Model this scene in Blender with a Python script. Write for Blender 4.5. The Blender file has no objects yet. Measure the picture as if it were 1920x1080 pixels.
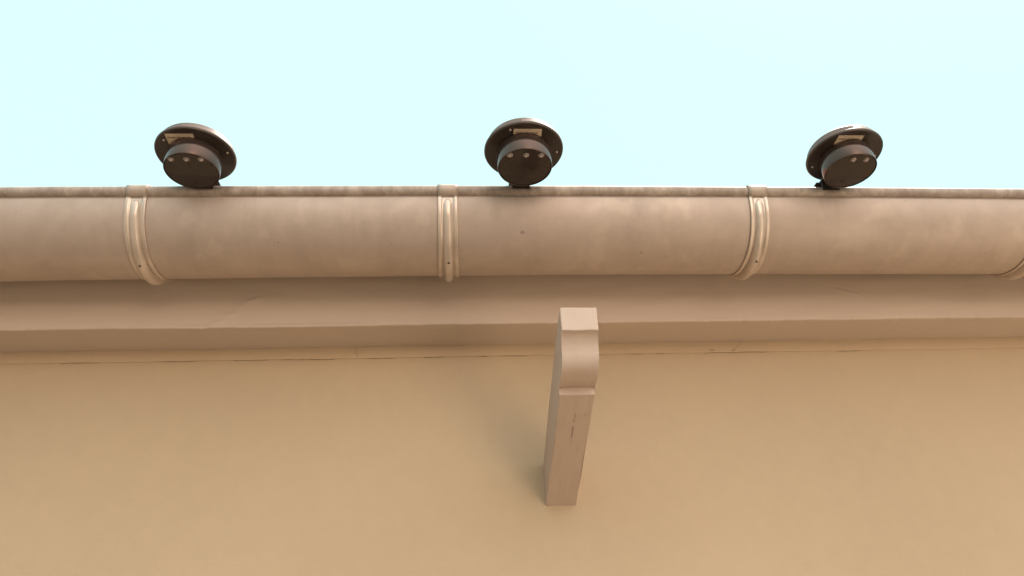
import bpy, bmesh, math, random
from mathutils import Vector, Matrix, noise
R = math.radians
random.seed(7)
S = bpy.context.scene
C = S.collection
EYE = 1.65                     # eye height above the ground; house front runs along X, +Y goes into the house

# ------------------------------------------------------------------ camera
cam_d = bpy.data.cameras.new('camera')
cam = bpy.data.objects.new('camera', cam_d)
C.objects.link(cam)
S.camera = cam
cam_d.sensor_width = 36.0
cam_d.lens = 36.0 * 1350.0 / 1920.0
cam_d.clip_start = 0.02
cam_d.clip_end = 2000
rot = Matrix(((0.9974176858, 0.0093882052, -0.0712026797),
              (-0.0579989472, -0.4794151104, -0.8756696146),
              (-0.0423566066, 0.8775380410, -0.4776326040)))
cam.matrix_world = Matrix.Translation((0, 0, EYE)) @ rot.to_4x4()

# ------------------------------------------------------------------ sky, sun, exposure
SUN_EL, SUN_AZ = R(60), R(50)          # the sun stands behind the house: the whole front is in open shade
W = bpy.data.worlds.new('World')
S.world = W
W.use_nodes = True
wn, wl = W.node_tree.nodes, W.node_tree.links
bg = wn['Background']
sky = wn.new('ShaderNodeTexSky')
sky.sky_type = 'NISHITA'
sky.sun_disc = False
sky.sun_elevation = SUN_EL
sky.sun_rotation = SUN_AZ
sky.air_density = 1.0
sky.dust_density = 1.0
sky.ozone_density = 1.0
hs = wn.new('ShaderNodeHueSaturation')
hs.inputs['Saturation'].default_value = 0.6
wl.new(sky.outputs[0], hs.inputs['Color'])
mx = wn.new('ShaderNodeMix')            # thin bright veil of high cloud over the clear sky
mx.data_type = 'RGBA'
mx.inputs[0].default_value = .93
wl.new(hs.outputs[0], mx.inputs[6])
mx.inputs[7].default_value = (6.0, 9.1, 9.2, 1)
# added fill: two unseen warm lobes in the sky that light the house front
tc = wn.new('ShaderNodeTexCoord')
def fill_glow(direction, cut, power, col):
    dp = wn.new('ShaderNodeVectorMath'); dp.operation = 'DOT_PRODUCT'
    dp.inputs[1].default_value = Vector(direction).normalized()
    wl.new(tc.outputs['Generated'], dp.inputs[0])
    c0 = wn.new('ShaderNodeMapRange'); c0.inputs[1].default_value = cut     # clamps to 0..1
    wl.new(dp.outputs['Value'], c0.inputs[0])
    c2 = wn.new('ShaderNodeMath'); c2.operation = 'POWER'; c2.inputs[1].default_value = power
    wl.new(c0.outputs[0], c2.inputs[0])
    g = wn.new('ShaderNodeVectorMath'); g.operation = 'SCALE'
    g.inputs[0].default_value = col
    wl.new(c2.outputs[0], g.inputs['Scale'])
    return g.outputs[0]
g1 = fill_glow((.30, -.62, 1.0), .25, 3, (17.5, 12.9, 11.2))      # added fill from high in front, brightens the lower wall
g2 = fill_glow((.22, -.95, .06), .55, 13, (54.0, 39.0, 30.0))       # added low fill, throws the bracket's shadow on the wall
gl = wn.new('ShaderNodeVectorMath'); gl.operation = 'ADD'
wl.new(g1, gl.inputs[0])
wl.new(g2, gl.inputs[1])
# added dimming of the base sky near the horizon, strengthens the bracket's shadow
sx = wn.new('ShaderNodeSeparateXYZ')
wl.new(tc.outputs['Generated'], sx.inputs[0])
mr = wn.new('ShaderNodeMapRange'); mr.interpolation_type = 'SMOOTHSTEP'
for k, v in ((1, .05), (2, .50), (3, .25), (4, 1.0)):
    mr.inputs[k].default_value = v
wl.new(sx.outputs['Z'], mr.inputs[0])
vs = wn.new('ShaderNodeVectorMath'); vs.operation = 'SCALE'
wl.new(mx.outputs[2], vs.inputs[0])
wl.new(mr.outputs[0], vs.inputs['Scale'])
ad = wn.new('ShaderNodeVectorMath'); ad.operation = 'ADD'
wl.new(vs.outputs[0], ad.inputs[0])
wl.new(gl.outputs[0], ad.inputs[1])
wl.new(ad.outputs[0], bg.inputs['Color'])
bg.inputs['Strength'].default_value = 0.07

sd = bpy.data.lights.new('sun', 'SUN')
sd.energy = 5.0
sd.angle = R(0.6)
sd.color = (1.0, 0.93, 0.82)
sun = bpy.data.objects.new('sun', sd)
C.objects.link(sun)
to_sun = Vector((math.sin(SUN_AZ) * math.cos(SUN_EL), math.cos(SUN_AZ) * math.cos(SUN_EL), math.sin(SUN_EL)))
sun.rotation_euler = to_sun.to_track_quat('Z', 'Y').to_euler()
sun.location = to_sun * 20

S.view_settings.view_transform = 'Standard'
S.view_settings.look = 'None'
S.view_settings.exposure = 0.9
S.view_settings.gamma = 1
S.view_settings.use_curve_mapping = False

# ------------------------------------------------------------------ materials
class NT:
    def __init__(s, name):
        s.m = bpy.data.materials.new(name)
        s.m.use_nodes = True
        s.t = s.m.node_tree
        s.n, s.l = s.t.nodes, s.t.links
        s.b = s.n['Principled BSDF']
        s.co = s.n.new('ShaderNodeTexCoord')
    def mapping(s, scale, src='Object'):
        m = s.n.new('ShaderNodeMapping')
        m.inputs['Scale'].default_value = scale
        s.l.new(s.co.outputs[src], m.inputs['Vector'])
        return m.outputs[0]
    def noise(s, scale, detail=4, rough=.55, vec=(1, 1, 1), dist=0):
        n = s.n.new('ShaderNodeTexNoise')
        n.inputs['Scale'].default_value = scale
        n.inputs['Detail'].default_value = detail
        n.inputs['Roughness'].default_value = rough
        n.inputs['Distortion'].default_value = dist
        s.l.new(s.mapping(vec), n.inputs['Vector'])
        return n.outputs['Fac']
    def ramp(s, fac, stops):
        r = s.n.new('ShaderNodeValToRGB')
        e = r.color_ramp.elements
        while len(e) < len(stops):
            e.new(.5)
        for k, (p, c) in enumerate(stops):
            e[k].position = p
            e[k].color = (*c, 1) if len(c) == 3 else (c[0],) * 3 + (1,)
        s.l.new(fac, r.inputs[0])
        return r.outputs[0]
    def mix(s, fac, a, b, mode='MIX'):
        m = s.n.new('ShaderNodeMix')
        m.data_type = 'RGBA'
        m.blend_type = mode
        for k, v in ((0, fac), (6, a), (7, b)):
            if hasattr(v, 'is_output'):
                s.l.new(v, m.inputs[k])
            else:
                m.inputs[k].default_value = v if k == 0 else (*v, 1)
        return m.outputs[2]
    def math(s, op, a, b):
        m = s.n.new('ShaderNodeMath')
        m.operation = op
        for k, v in ((0, a), (1, b)):
            if hasattr(v, 'is_output'):
                s.l.new(v, m.inputs[k])
            else:
                m.inputs[k].default_value = v
        return m.outputs[0]
    def bump(s, h, strength, dist):
        b = s.n.new('ShaderNodeBump')
        b.inputs['Strength'].default_value = strength
        b.inputs['Distance'].default_value = dist
        s.l.new(h, b.inputs['Height'])
        s.l.new(b.outputs[0], s.b.inputs['Normal'])
    def set(s, **k):
        for a, v in k.items():
            a = a.replace('_', ' ')
            if hasattr(v, 'is_output'):
                s.l.new(v, s.b.inputs[a])
            else:
                s.b.inputs[a].default_value = v
        return s.m

def sc(c, k):
    return tuple(min(1, v * k) for v in c)

def plaster(name, col, rough=.75, var=.06, streak=(1, 1, 1), bump=.35):
    t = NT(name)
    a = t.noise(3.0, 5, .5, streak)
    b = t.noise(38, 4, .6, streak)
    c1 = t.ramp(a, [(.3, sc(col, 1 - var)), (.7, sc(col, 1 + var))])
    c2 = t.mix(.35, c1, t.ramp(b, [(.3, sc(col, 1 - var)), (.75, sc(col, 1 + var))]))
    h = t.math('ADD', t.math('MULTIPLY', t.noise(14, 3, .5, streak), 3.0), t.noise(160, 4, .6))
    t.bump(h, bump, .0012)
    return t.set(Base_Color=c2, Roughness=rough)

M_wall = plaster('wall_paint', (.515, .385, .25), .85, .055)
M_strip = plaster('filler_paint', (.56, .415, .272), .8, .05)
M_corn = plaster('cornice_paint', (.60, .475, .38), .8, .06, (.25, 1, 1.6))
M_brk = plaster('bracket_paint', (.58, .445, .36), .6, .04)

t = NT('weathered_zinc')
blot = t.noise(9, 6, .62, (1, 1, 1), .6)
fine = t.noise(48, 6, .68, (1, 1, 1))
drip = t.noise(30, 5, .6, (1.6, .25, .25))
spot = t.noise(22, 2, .4, (1, 1, 1))
cb = t.ramp(blot, [(.32, (.46, .365, .305)), (.52, (.51, .405, .34)), (.70, (.57, .465, .395))])
cf = t.mix(.35, cb, t.ramp(fine, [(.3, (.45, .35, .29)), (.7, (.60, .48, .40))]))
cd = t.mix(t.math('MULTIPLY', t.ramp(drip, [(.5, (0,)), (.75, (1,))]), .24), cf, (.36, .27, .21))
cs = t.mix(t.math('MULTIPLY', t.ramp(spot, [(.64, (0,)), (.70, (1,))]), .22), cd, (.70, .58, .47))
pit = t.ramp(t.noise(120, 1, .3), [(.17, (1,)), (.20, (0,))])
cs = t.mix(t.math('MULTIPLY', pit, .4), cs, (.12, .08, .06))
t.bump(t.math('ADD', t.noise(5, 2), t.math('MULTIPLY', fine, .12)), .4, .003)
M_zinc = t.set(Base_Color=cs, Metallic=.25, Roughness=t.ramp(blot, [(.3, (.62,)), (.7, (.46,))]))

t = NT('stained_zinc_bead')
st = t.noise(55, 6, .7, (1, 1, .35), .4)
cb = t.ramp(st, [(.34, (.26, .20, .165)), (.52, (.36, .285, .235)), (.68, (.50, .41, .34))])
t.bump(st, .4, .001)
M_bead = t.set(Base_Color=cb, Metallic=.15, Roughness=.6)

t = NT('newer_zinc_strap')
a = t.noise(30, 4, .6, (1, 1, .4))
cb = t.ramp(a, [(.3, (.58, .47, .39)), (.7, (.74, .62, .52))])
t.bump(a, .3, .0015)
M_strap = t.set(Base_Color=cb, Metallic=.4, Roughness=.34)

def plain(name, col, rough=.5, metal=0, var=.12, sc_=60, **k):
    t = NT(name)
    a = t.noise(sc_, 3, .5)
    return t.set(Base_Color=t.ramp(a, [(.3, sc(col, 1 - var)), (.7, sc(col, 1 + var))]), Roughness=rough, Metallic=metal, **k)

M_plast = plain('dark_brown_plastic', (.048, .037, .032), .30)
M_gloss = plain('glossy_brown_plastic', (.05, .036, .03), .14, IOR=1.75, Specular_Tint=(1, .66, .54, 1))
M_rim = plain('satin_grey_brown_shell', (.125, .092, .078), .5, 0, Specular_Tint=(1, .8, .72, 1))
M_lens = plain('dark_lens', (.026, .017, .0145), .12)
M_led = plain('clear_led', (.55, .48, .46), .18, .55, .5, 500)
M_screw = plain('steel_screw', (.55, .48, .44), .3, .7)
M_panel = plain('solar_cell', (.02, .025, .05), .15)
M_clip = plain('dark_steel_clip', (.055, .040, .034), .4, .3)
M_hole = plain('dark_hole', (.03, .02, .015), .8)
M_scratch = plain('scratched_paint', (.36, .26, .20), .85)
M_crack = plain('crack_shadow_gap', (.40, .285, .18), .9, 0, .35, 90)
M_tile = plain('roof_tile_clay', (.32, .13, .07), .8)
M_label = plain('cream_sticker', (.66, .52, .39), .5)
M_ink = plain('brown_ink', (.16, .10, .06), .6)

t = NT('dry_gravel')
a = t.noise(2.0, 6, .6)
M_dirt = t.set(Base_Color=t.ramp(a, [(.3, (.07, .055, .04)), (.7, (.11, .088, .065))]), Roughness=.9)
t = NT('bounce_paving')  # invented paving, kept pale to bounce sunlight
br = t.n.new('ShaderNodeTexBrick')
br.inputs['Scale'].default_value = 2.5
br.inputs['Color1'].default_value = (.72, .56, .42, 1)
br.inputs['Color2'].default_value = (.66, .52, .39, 1)
br.inputs['Mortar'].default_value = (.3, .26, .2, 1)
br.inputs['Mortar Size'].default_value = .01
t.l.new(t.co.outputs['Object'], br.inputs['Vector'])
M_bounce_pave = t.set(Base_Color=br.outputs[0], Roughness=.85)

# ------------------------------------------------------------------ helpers
def tag(o, label=None, cat=None, group=None, kind=None):
    for k, v in (('label', label), ('category', cat), ('group', group), ('kind', kind)):
        if v:
            o[k] = v
    return o

def empty(name, loc=(0, 0, 0)):
    o = bpy.data.objects.new(name, None)
    o.empty_display_size = .05
    o.location = loc
    C.objects.link(o)
    return o

def build(name, bm, mat, parent=None, smooth=False, loc=None):
    bmesh.ops.recalc_face_normals(bm, faces=bm.faces)
    me = bpy.data.meshes.new(name)
    bm.to_mesh(me)
    bm.free()
    me.materials.append(mat)
    if smooth:
        for p in me.polygons:
            p.use_smooth = True
    o = bpy.data.objects.new(name, me)
    C.objects.link(o)
    if parent:
        o.parent = parent
    if loc:
        o.location = loc
    return o

def sweep(bm, prof, xs, closed=True, fn=None, caps=True):
    """profile [(y,z)] carried along the x stations"""
    rows = []
    for x in xs:
        row = []
        for k, (y, z) in enumerate(prof):
            p = Vector((x, y, z))
            if fn:
                p = fn(p, k)
            row.append(bm.verts.new(p))
        rows.append(row)
    n = len(prof)
    for a, b in zip(rows, rows[1:]):
        for k in range(n if closed else n - 1):
            j = (k + 1) % n
            bm.faces.new((a[k], a[j], b[j], b[k]))
    if closed and caps:
        bm.faces.new(rows[0])
        bm.faces.new(rows[-1])
    return rows

def box(bm, x0, x1, y0, y1, z0, z1, bev=0):
    r = bmesh.ops.create_cube(bm, size=1)
    bmesh.ops.scale(bm, vec=(x1 - x0, y1 - y0, z1 - z0), verts=r['verts'])
    bmesh.ops.translate(bm, vec=((x0 + x1) / 2, (y0 + y1) / 2, (z0 + z1) / 2), verts=r['verts'])
    if bev:
        es = list({e for v in r['verts'] for e in v.link_edges})
        bmesh.ops.bevel(bm, geom=es, offset=bev, segments=2, affect='EDGES', profile=.5)

def lathe(bm, prof, seg=72):
    """prof [(r,z)] round the local z axis"""
    rings = []
    for r, z in prof:
        if r < 1e-6:
            rings.append([bm.verts.new((0, 0, z))])
        else:
            rings.append([bm.verts.new((r * math.cos(2 * math.pi * k / seg), r * math.sin(2 * math.pi * k / seg), z)) for k in range(seg)])
    for a, b in zip(rings, rings[1:]):
        for k in range(seg):
            j = (k + 1) % seg
            if len(a) == 1 and len(b) == 1:
                continue
            if len(a) == 1:
                bm.faces.new((a[0], b[k], b[j]))
            elif len(b) == 1:
                bm.faces.new((a[k], b[0], a[j]))
            else:
                bm.faces.new((a[k], b[k], b[j], a[j]))

def frange(a, b, n):
    return [a + (b - a) * k / (n - 1) for k in range(n)]

# ------------------------------------------------------------------ ground
bm = bmesh.new(); box(bm, -150, 150, -150, 150, -.5, 0)
tag(build('ground', bm, M_dirt), kind='structure')
bm = bmesh.new(); box(bm, 0, 1.9, -8, 1.05, -.1, .004)  # added unseen strip that bounces sunlight up at the house front
for v in bm.verts:                      # the path slants so its bounced light casts the bracket's shadow
    v.co.x += .95 - .32 * (v.co.y - 1.05)
tag(build('bounce_path', bm, M_bounce_pave), kind='structure')

# ------------------------------------------------------------------ house
Z0 = EYE
YW = 1.0765                    # front of the rendered wall
YF = .9962                     # face of the plastered cornice
ZC = Z0 + .4808                # underside of the cornice
X0, X1 = -3.2, 3.6
house = empty('house', (0, 0, 0))
tag(house, 'beige plastered house wall with a pale brown cornice under the eaves', 'house')

bm = bmesh.new()
box(bm, X0, X1, YW, 6.0, -.02, ZC + .003)
wall = build('wall', bm, M_wall, house)

# narrow strip of wall-coloured plaster between the cornice and the wall head: its own uneven lower edge
def n1(x, s, seed=0):
    return noise.noise(Vector((x * s, seed * 7.3, 0)))
xs = frange(X0, X1, 900)
def strip_fn(p, k):
    if k in (0, 1, 2):         # lower edge wobbles
        p.z += .0007 * n1(p.x, 9, 1) + .0006 * n1(p.x, 40, 2)
    return p
bm = bmesh.new()
ZS = Z0 + .4610              # lower edge of the strip
sweep(bm, [(YW + .002, ZS), (YW - .0014, ZS + .0004), (YW - .0020, ZS + .0012), (YW - .0012, ZC + .004), (YW + .002, ZC + .004)], xs, True, strip_fn)
strip = build('plaster_strip', bm, M_strip, house)

# cornice: a plastered box with a trowelled, slightly lumpy arris
def corn_prof():
    pr = [(YF + .10, ZC + .14), (YF, ZC + .14)]
    for k in range(1, 12):
        pr.append((YF, ZC + .14 - .07 * k / 12))
    for k in range(36):
        pr.append((YF, ZC + .070 - .0655 * k / 36))
    pr += [(YF, ZC + .0028), (YF + .0006, ZC + .0009), (YF + .0022, ZC)]
    for k in range(1, 8):
        pr.append((YF + .0022 + (1.0800 - YF - .0022) * k / 7, ZC))
    pr += [(1.0805, ZC + .010), (YF + .10, ZC + .02)]
    return pr
CP = corn_prof()
def corn_fn(p, k):
    y, z = CP[k]
    if 1 <= k < len(CP) - 2:
        if z > ZC + .004:      # face: long shallow trowel waves
            w = min(1, (z - ZC) / .03)
            p.y += .0012 * noise.noise(Vector((p.x * 3, z * 25, 3))) + .0006 * noise.noise(Vector((p.x * 14, z * 60, 9)))
            d = abs((p.x + .377) - (z - ZC) * 1.35 - .004 * n1(z, 90, 4))    # old crack repair rising to the right
            if z < ZC + .05:
                p.y -= .0015 * math.exp(-(d / .009) ** 2) * (1 if p.x > -.377 else .3) * max(0, .75 + 1.3 * n1(z, 140, 17))
            t2 = (p.x - .60) / .05
            if 0 < t2 < 1:
                p.y -= .0010 * math.exp(-((z - ZC - .056 + .014 * t2) / .0025) ** 2) * math.sin(math.pi * t2)
        else:                  # arris
            j = .0016 * n1(p.x, 7, 5) + .0014 * n1(p.x, 33, 6) + .0008 * n1(p.x, 110, 8)
            p.z += j * .9
            p.y += .8 * j
            g = math.exp(-((p.x + .374) / .006) ** 2) - .8 * math.exp(-((p.x + .388) / .005) ** 2)
            p.z += .0022 * g * math.exp(-max(0, y - YF) / .004)
            if y > YF + .01:
                p.z -= j * .6
    return p
bm = bmesh.new()
sweep(bm, CP, frange(X0, X1, 1500), True, corn_fn)
corn = build('cornice', bm, M_corn, house)
tag(corn, 'pale brown plastered cornice')

# hairline cracks in the paint, each a thin sunken ribbon
def crack(bm, pts, w, y=None):
    """pts [(x,y,z)] laid on the surface; normal up/down"""
    for (a, b) in zip(pts, pts[1:]):
        a = Vector(a); b = Vector(b)
        d = (b - a); n = Vector((0, 1, 0)).cross(d) if y is None else Vector((0, 0, 1)).cross(d)
        n = n.normalized() * w / 2
        off = Vector((0, -.0006, 0)) if y is None else Vector((0, 0, -.0006))
        vs = [bm.verts.new(v) for v in (a - n, a + n, b + n * .8, b - n * .8)]
        vt = [bm.verts.new(v.co + off) for v in vs]
        bm.faces.new(vs); bm.faces.new(vt)
        for k in range(4):
            bm.faces.new((vs[k], vs[(k + 1) % 4], vt[(k + 1) % 4], vt[k]))
for x0, x1 in ((-.47, -.41), (-.36, -.30), (-.285, -.195), (-.15, -.105), (-.06, -.03), (.03, .045), (.065, .11), (.200, .235), (.28, .30), (.32, .335), (.400, .51), (.63, .67), (-.62, -.56)):
    x = x0; pts = []
    while x < x1:
        pts.append((x, YW - .0004, ZS - .0004 + .0007 * n1(x, 9, 1) + .0006 * n1(x, 40, 2)))
        x += .006
    bm = bmesh.new()
    crack(bm, pts, .0004 + .0005 * random.random())
    build('hairline_crack', bm, M_crack, house)
ys = YW - .0018
for pts, w in (([(-.1700, ys, ZC), (-.1680, ys, ZC - .007), (-.1675, ys, ZC - .011), (-.1650, ys, ZC - .018)], .0012),
               ([(.4700, ys, ZC), (.4630, ys, ZC - .006), (.4550, ys, ZC - .012), (.4500, ys, ZC - .017)], .0009),
               ([(.4100, ys, ZC - .0150), (.4180, ys, ZC - .0155)], .0022), ([(.4480, ys, ZC - .0165), (.4530, ys, ZC - .0160)], .0020)):
    bm = bmesh.new()
    crack(bm, pts, w)
    build('hairline_crack', bm, M_crack, house)

# roof: tiled slab starting behind the gutter, climbing into the house
bm = bmesh.new()
p = math.tan(R(27))
sweep(bm, [(.945, Z0 + .622), (.945, Z0 + .640), (4.6, Z0 + .640 + 3.655 * p), (8.2, Z0 + .2), (4.6, Z0 + .60 + 3.655 * p), (.995, Z0 + .622)], frange(X0 - .2, X1 + .2, 3))
build('roof', bm, M_tile, house)

# ------------------------------------------------------------------ gutter
YG, ZG, RG = .9112, Z0 + .6036, .076
def bow(x):
    return .0028 * (1 - (x / .62) ** 2) - .0010
def bowf(p, k):
    p.z += bow(p.x) if abs(p.x) < 1.6 else bow(1.6)
    return p
gut = empty('gutter', (0, 0, 0))
tag(gut, 'weathered half-round zinc gutter with a rolled front edge running along the eaves', 'gutter')
prof = []
N = 56
for k in range(N + 1):
    a = math.pi * k / N
    prof.append((YG - RG * math.cos(a), ZG - RG * math.sin(a)))
prof.append((YG + RG, ZG + .012))
prof.append((YG + RG - .001, ZG + .012))
for k in range(N, -1, -1):
    a = math.pi * k / N
    prof.append((YG - (RG - .001) * math.cos(a), ZG - (RG - .001) * math.sin(a)))
def gut_fn(p, k):
    p = bowf(p, k)
    p.y += .0006 * noise.noise(Vector((p.x * 4, p.z * 9, 2)))
    p.z += .0006 * noise.noise(Vector((p.x * 5, p.y * 9, 5)))
    return p
bm = bmesh.new()
sweep(bm, prof, frange(X0 - .1, X1 + .1, 420), True, gut_fn)
build('trough', bm, M_zinc, gut, True)
YB, ZB, RB = .8368, Z0 + .6118, .0085
bm = bmesh.new()
cp = [(YB + RB * math.cos(2 * math.pi * k / 28), ZB + RB * math.sin(2 * math.pi * k / 28)) for k in range(28)]
def bead_fn(p, k):
    p = bowf(p, k)
    p.z += .00035 * n1(p.x, 16, 31)
    return p
sweep(bm, cp, frange(X0 - .1, X1 + .1, 420), True, bead_fn)
build('rolled_edge', bm, M_bead, gut, True)

# ------------------------------------------------------------------ gutter straps
def make_strap():
    root = empty('gutter_bracket', (0, 0, 0))
    hw = .0138
    # flat strap hugging the trough from the bead down to the back
    nx, na = 25, 60
    amax = R(178)
    bm = bmesh.new()
    def surf(x, a, h):
        r = RG + h
        return Vector((x, YG - r * math.cos(a), ZG - r * math.sin(a)))
    outer, inner = [], []
    for i in range(na):
        a = R(1) + (amax - R(1)) * i / (na - 1)
        ro, ri = [], []
        for j in range(nx):
            u = -1 + 2 * j / (nx - 1)
            w = hw * (1 + .10 * max(0, (a - .9)))
            e = min(1, max(0, (abs(u) - .55) / .12))
            ro.append(bm.verts.new(surf(u * w, a, .0009 + .0015 * e * e * (3 - 2 * e))))
            ri.append(bm.verts.new(surf(u * w, a, .0004)))
        outer.append(ro); inner.append(ri)
    for g in (outer, inner):
        for a, b in zip(g, g[1:]):
            for j in range(nx - 1):
                bm.faces.new((a[j], a[j + 1], b[j + 1], b[j]))
    for i in range(na - 1):
        for j in (0, nx - 1):
            bm.faces.new((outer[i][j], outer[i + 1][j], inner[i + 1][j], inner[i][j]))
    for i in (0, na - 1):
        for j in range(nx - 1):
            bm.faces.new((outer[i][j], outer[i][j + 1], inner[i][j + 1], inner[i][j]))
    build('strap', bm, M_strap, root, True)
    # pressed rib, growing deeper towards the bottom
    bm = bmesh.new()
    na2, nx2 = 70, 15
    rows = []
    for i in range(na2):
        s = i / (na2 - 1)
        a = R(5) + R(138) * s
        adeg = math.degrees(a)
        h = .0012 + .0028 * min(1, s / .12) ** .6 * (1 if s > 0 else 0)
        k = max(0, (adeg - 30) / 55)
        h += .0052 * min(1, k) ** 1.4
        h *= 1 - max(0, (adeg - 105) / 40) ** 1.5 * .85
        w = .0064 * min(1, .30 + s / .05) * (1 + .12 * max(0, min(1, (adeg - 60) / 30)))
        row = []
        for j in range(nx2):
            u = -1 + 2 * j / (nx2 - 1)
            hh = h * (1 - abs(u) ** 2.6) ** .75 + .0006
            groove = 0
            row.append(bm.verts.new(surf(u * w, a, hh + .0006 + groove)))
        rows.append(row)
    for a, b in zip(rows, rows[1:]):
        for j in range(nx2 - 1):
            bm.faces.new((a[j], a[j + 1], b[j + 1], b[j]))
    bm.faces.new(rows[0]); bm.faces.new(rows[-1])
    rib = build('rib', bm, M_strap, root, True)
    # little drainage punch near the bottom of the rib
    bm = bmesh.new()
    a = R(72)
    c = surf(.0004, a, .0100)
    rr = bmesh.ops.create_cone(bm, cap_ends=True, segments=3, radius1=.0020, radius2=.0020, depth=.0012)
    nrm = (Vector((0, -math.cos(a), -math.sin(a))))
    q = Vector((0, 0, 1)).rotation_difference(nrm)
    bmesh.ops.rotate(bm, verts=bm.verts, cent=(0, 0, 0), matrix=q.to_matrix())
    bmesh.ops.translate(bm, vec=c, verts=bm.verts)
    build('punch_hole', bm, M_hole, rib)
    # sheet wrapped round the bead
    bm = bmesh.new()
    seg = 26
    pr = []
    for k in range(seg + 1):
        a = R(-105) - R(205) * k / seg
        pr.append((YB + (RB + .0017) * math.cos(a), ZB + (RB + .0017) * math.sin(a)))
    for k in range(seg, -1, -1):
        a = R(-105) - R(205) * k / seg
        pr.append((YB + (RB + .0004) * math.cos(a), ZB + (RB + .0004) * math.sin(a)))
    sweep(bm, pr, frange(-.0142, .0142, 6), True)
    build('edge_wrap', bm, M_strapcap, root, True)
    return root

t = NT('strap_wrap_zinc')
a = t.noise(60, 4, .6, (1, 1, .6))
t.bump(a, .3, .001)
M_strapcap = t.set(Base_Color=t.ramp(a, [(.3, (.36, .285, .235)), (.7, (.48, .385, .31))]), Metallic=.2, Roughness=.55)

def copy_tree(o, parent=None):
    c = o.copy(); C.objects.link(c); c.parent = parent
    for ch in [h for h in bpy.data.objects if h.parent == o]:
        copy_tree(ch, c)
    return c
strap0 = make_strap()
labels = ['metal gutter strap left of the left round lamp',
          'metal gutter strap between the left lamp and the middle lamp',
          'metal gutter strap between the middle lamp and the right lamp',
          'metal gutter strap cut off by the right edge of the photo']
for i, X in enumerate((-.4415, -.0170, .4330, .8660)):
    s = strap0 if i == 0 else copy_tree(strap0)
    s.location = (X, 0, bow(X) + .0002)
    tag(s, labels[i], 'gutter bracket', 'straps wrapped round the gutter')

# ------------------------------------------------------------------ carved bracket under the eaves
KB = YW / 1.1224
SP = [(1.1264, .2300), (.8845, .3228), (.8842, .3332), (.8740, .3334)]
ctrl = [(.8740, .3334), (.8620, .3345), (.8510, .3375), (.8425, .3425), (.8370, .3490), (.8340, .3560), (.8325, .3630), (.8305, .3700), (.8270, .3765), (.8225, .3812), (.8165, .3838)]
for a, b, c, d in zip([ctrl[0]] + ctrl[:-2], ctrl[:-1], ctrl[1:], ctrl[2:] + [ctrl[-1]]):
    for q in (.33, .67, 1.0):      # smooth curve through the scroll
        SP.append(tuple(.5 * (2 * b[m] + (c[m] - a[m]) * q + (2 * a[m] - 5 * b[m] + 4 * c[m] - d[m]) * q * q + (3 * b[m] - a[m] - 3 * c[m] + d[m]) * q ** 3) for m in (0, 1)))
NC = len(SP)
SP += [(.8160, .4160), (.8380, .4150), (.8940, .3920), (1.1264, .2945)]
SP = [(y * KB, z * KB + Z0) for y, z in SP]
bx0, bx1 = .1268 * KB, .1740 * KB
bm = bmesh.new()
rows = sweep(bm, SP, frange(bx0, bx1, 2))
es = [e for e in bm.edges if abs(e.verts[0].co.x - e.verts[1].co.x) < 1e-6]
bmesh.ops.bevel(bm, geom=es, offset=.0014, segments=2, affect='EDGES', profile=.6, clamp_overlap=True)
sharp = [e for e in bm.edges if abs(e.verts[0].co.x - e.verts[1].co.x) > .02 and
         any(abs(e.verts[0].co.y - yy) < .0004 and abs(e.verts[0].co.z - zz) < .0004 for yy, zz in (SP[1], SP[NC - 1], SP[NC], SP[NC + 1]))]
bmesh.ops.bevel(bm, geom=sharp, offset=.0011, segments=2, affect='EDGES', profile=.6, clamp_overlap=True)
bmesh.ops.triangulate(bm, faces=[f for f in bm.faces if len(f.verts) > 4])
bmesh.ops.subdivide_edges(bm, edges=[e for e in bm.edges if e.calc_length() > .02], cuts=6, use_grid_fill=True)
for v in bm.verts:
    q = v.co * 45
    v.co.x += .0007 * noise.noise(q + Vector((9, 0, 0)))
    v.co.y += .0006 * noise.noise(q)
    v.co.z += .0007 * noise.noise(q * 1.7 + Vector((0, 5, 0)))
o = build('eave_bracket', bm, M_brk)
tag(o, 'painted bracket with a scrolled end jutting from the wall below the gutter', 'bracket')
random.seed(3)
def under(y):          # the flat underside of the bracket
    return Z0 + KB * (.2300 + (1.1264 - y / KB) * (.3228 - .2300) / (1.1264 - .8845)) - .0004
for x, ya, yb in ((.1520, .918, .927), (.1518, .930, .936), (.1513, .944, .968), (.1511, .975, .980), (.1640, .921, .923)):
    y = ya * KB; pts = []
    while y < yb * KB:
        pts.append((x * KB + .0008 * random.uniform(-1, 1), y, under(y)))
        y += .0028
    if len(pts) < 2: pts.append((x * KB, y, under(y)))
    bm = bmesh.new()
    crack(bm, pts, .0005, 1)
    build('hairline_crack', bm, M_scratch, o)

# ------------------------------------------------------------------ round solar lamps
def text_mesh(txt, size):
    cu = bpy.data.curves.new('lettering', 'FONT')
    cu.body = txt
    cu.size = size
    cu.extrude = .00005
    cu.offset = .00016
    cu.align_x = 'CENTER'
    tmp = bpy.data.objects.new('lettering', cu)
    C.objects.link(tmp)
    bpy.context.view_layer.update()
    me = bpy.data.meshes.new_from_object(tmp.evaluated_get(bpy.context.evaluated_depsgraph_get()))
    bpy.data.objects.remove(tmp)
    return me
ME_TXT = text_mesh('WARM LED SOLAR\n- 3 LED -', .0036)
ME_TXT.materials.clear()
ME_TXT.materials.append(M_ink)

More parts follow.
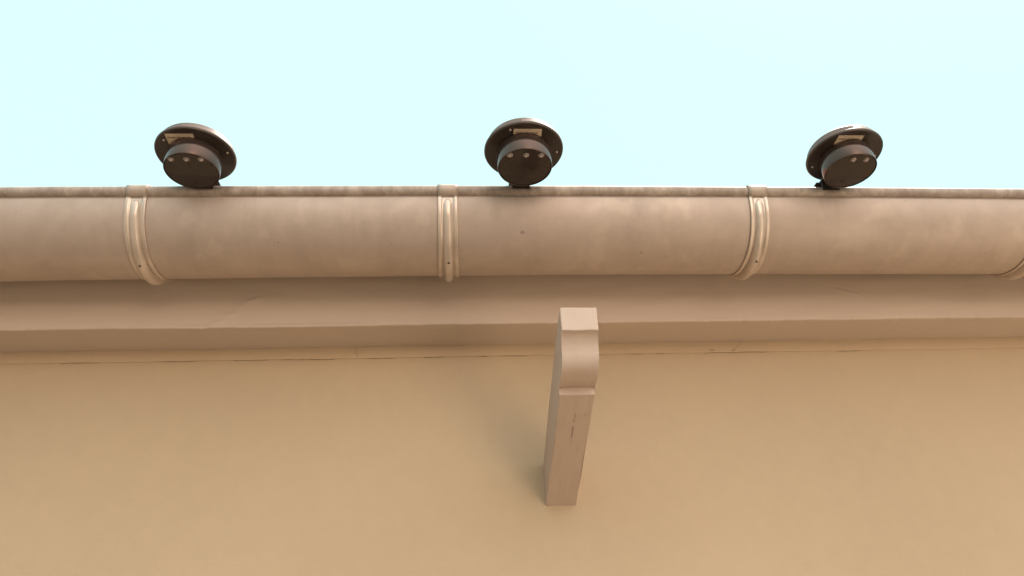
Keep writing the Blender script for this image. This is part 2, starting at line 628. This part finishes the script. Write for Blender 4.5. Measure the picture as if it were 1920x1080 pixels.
RD, RC, HC = .0538, .0368, .0300
def make_lamp(loc, screws, leds, stx, tilt, label, scl=1, clx=0):
    root = empty('solar_lamp', loc)
    root.rotation_euler = (tilt[0], tilt[1], 0)
    tag(root, label, 'lamp', 'round solar lamps clipped to the gutter')
    # shallow dish seen from below; local z up, rim plane at 0
    bm = bmesh.new()
    lathe(bm, [(0, .0006), (RC - .002, .0006), (RC + .001, .0004), (RD - .0035, .0002), (RD - .0022, -.0006), (RD - .0008, -.0006),
               (RD, .0004), (RD - .0003, .0034), (RD - .0015, .0046), (.0495, .0056), (.0490, .0062), (0, .0062)], 96)
    dish = build('dish', bm, M_plast, root, True)
    bm = bmesh.new()
    lathe(bm, [(RD - .0001, .0008), (RD + .0005, .0014), (RD + .0004, .0034), (RD - .001, .0050), (.0505, .0062), (.0500, .0130), (.0485, .0155), (.0455, .0163), (.0440, .0160), (.0440, .0066), (RD - .0007, .0030)], 96)
    build('shell', bm, M_rim, root, True)
    bm = bmesh.new()
    lathe(bm, [(0, .0152), (.0438, .0152), (.0438, .0135), (0, .0135)], 64)
    build('solar_panel', bm, M_panel, root)
    bm = bmesh.new()
    lathe(bm, [(RC - .001, .0003), (RC - .0002, -.001), (RC, -.004), (RC, -HC + .0008), (RC - .0004, -HC), (RC - .0008, -HC), (RC - .0010, -HC + .0004),
               (RC - .0011, -HC + .0035), (RC - .0011, -.002)], 96)
    cup = build('light_cup', bm, M_gloss, root, True)
    bm = bmesh.new()
    lathe(bm, [(RC - .0011, -HC + .0030), (RC - .0011, -HC + .0010), (RC - .003, -HC + .0008), (0, -HC + .0008)], 96)
    build('lens', bm, M_lens, cup, True)
    for (x, y) in leds:
        bm = bmesh.new()
        lathe(bm, [(.0036, .0012), (.0040, 0), (.0034, -.0004), (.0026, .0006), (.0022, -.0012), (.0012, -.0026), (0, -.0031)], 18)
        l = build('led', bm, M_led, cup, False, (x, y, -HC + .0006))
    for ang in screws:
        bm = bmesh.new()
        lathe(bm, [(.0017, .0008), (.0017, -.0002), (.0011, -.0010), (0, -.0011)], 16)
        s = build('screw', bm, M_screw, root, True, (.0455 * math.cos(ang), .0455 * math.sin(ang), -.0002))
    # small boss and moulding line on the lens
    bm = bmesh.new()
    lathe(bm, [(.0026, .0006), (.0026, -.0004), (.0014, -.0004), (.0010, .0002), (0, .0002)], 20)
    build('lens_boss', bm, M_lens, cup, True, (-.002, .0225, -HC + .0006))
    # sticker under the dish, outer side (local -y)
    bm = bmesh.new()
    box(bm, stx - .0190, stx + .0185, -.0425, -.0225, -.0003, .0003)
    st = build('sticker', bm, M_label, root)
    tx = bpy.data.objects.new('lettering', ME_TXT)
    C.objects.link(tx)
    tx.parent = st
    tx.rotation_euler = (math.pi, 0, 0)
    tx.location = (stx - .002, -.0345, -.0004)
    # clip hooked over the rolled edge
    ly = YB - loc[1]
    lz = ZB + bow(loc[0]) - loc[2]
    bm = bmesh.new()
    pts = [(ly - RB - .0012, lz - .0012), (ly - RB - .0012, lz + RB + .0060), (ly - .028, lz + RB + .0070), (ly - .028, lz + RB + .0082),
           (ly - RB, lz + RB + .0076), (ly + RB + .004, lz + RB + .0076), (ly + RB + .004, lz - .010), (ly + RB + .0028, lz - .010),
           (ly + RB + .0028, lz + RB + .0064), (ly - RB, lz + RB + .0064), (ly - RB, lz - .0012)]
    sweep(bm, pts, [clx - .0125, clx + .0125])
    # turned-up side lip of the clip
    box(bm, clx + (.0125 if loc[0] < 0 else -.0165), clx + (.0165 if loc[0] < 0 else -.0125), ly - .004, ly + .010, lz + RB + .0064, lz + RB + .0076)
    cl = build('clip', bm, M_clip, root)
    cl.matrix_local = root.rotation_euler.to_matrix().to_4x4().inverted()
    root.scale = (scl,) * 3
    cl.scale = (1 / scl,) * 3
    return root

make_lamp((-.3560, .793, Z0 + .6410), [R(-8), R(222), R(100)], [(-.0205, -.0235), (0, -.0235), (.0195, -.0235)], -.0100, (R(-5), 0),
          'dark round lamp clipped to the left part of the gutter, leaning right', .96, .004)
make_lamp((.0882, .775, Z0 + .6355), [R(0), R(243), R(120)], [(-.0215, -.0235), (0, -.0235), (.0200, -.0235)], .0030, (R(-5), 0),
          'dark round lamp above the scrolled bracket, showing three clear bulbs', 1, -.001)
make_lamp((.5505, .786, Z0 + .6385), [R(-3), R(247), R(150)], [(-.0060, -.0235), (.0130, -.0235)], -.0080, (R(-5), 0),
          'dark round lamp on the right part of the gutter, leaning left and showing two bulbs', .965, -.007)
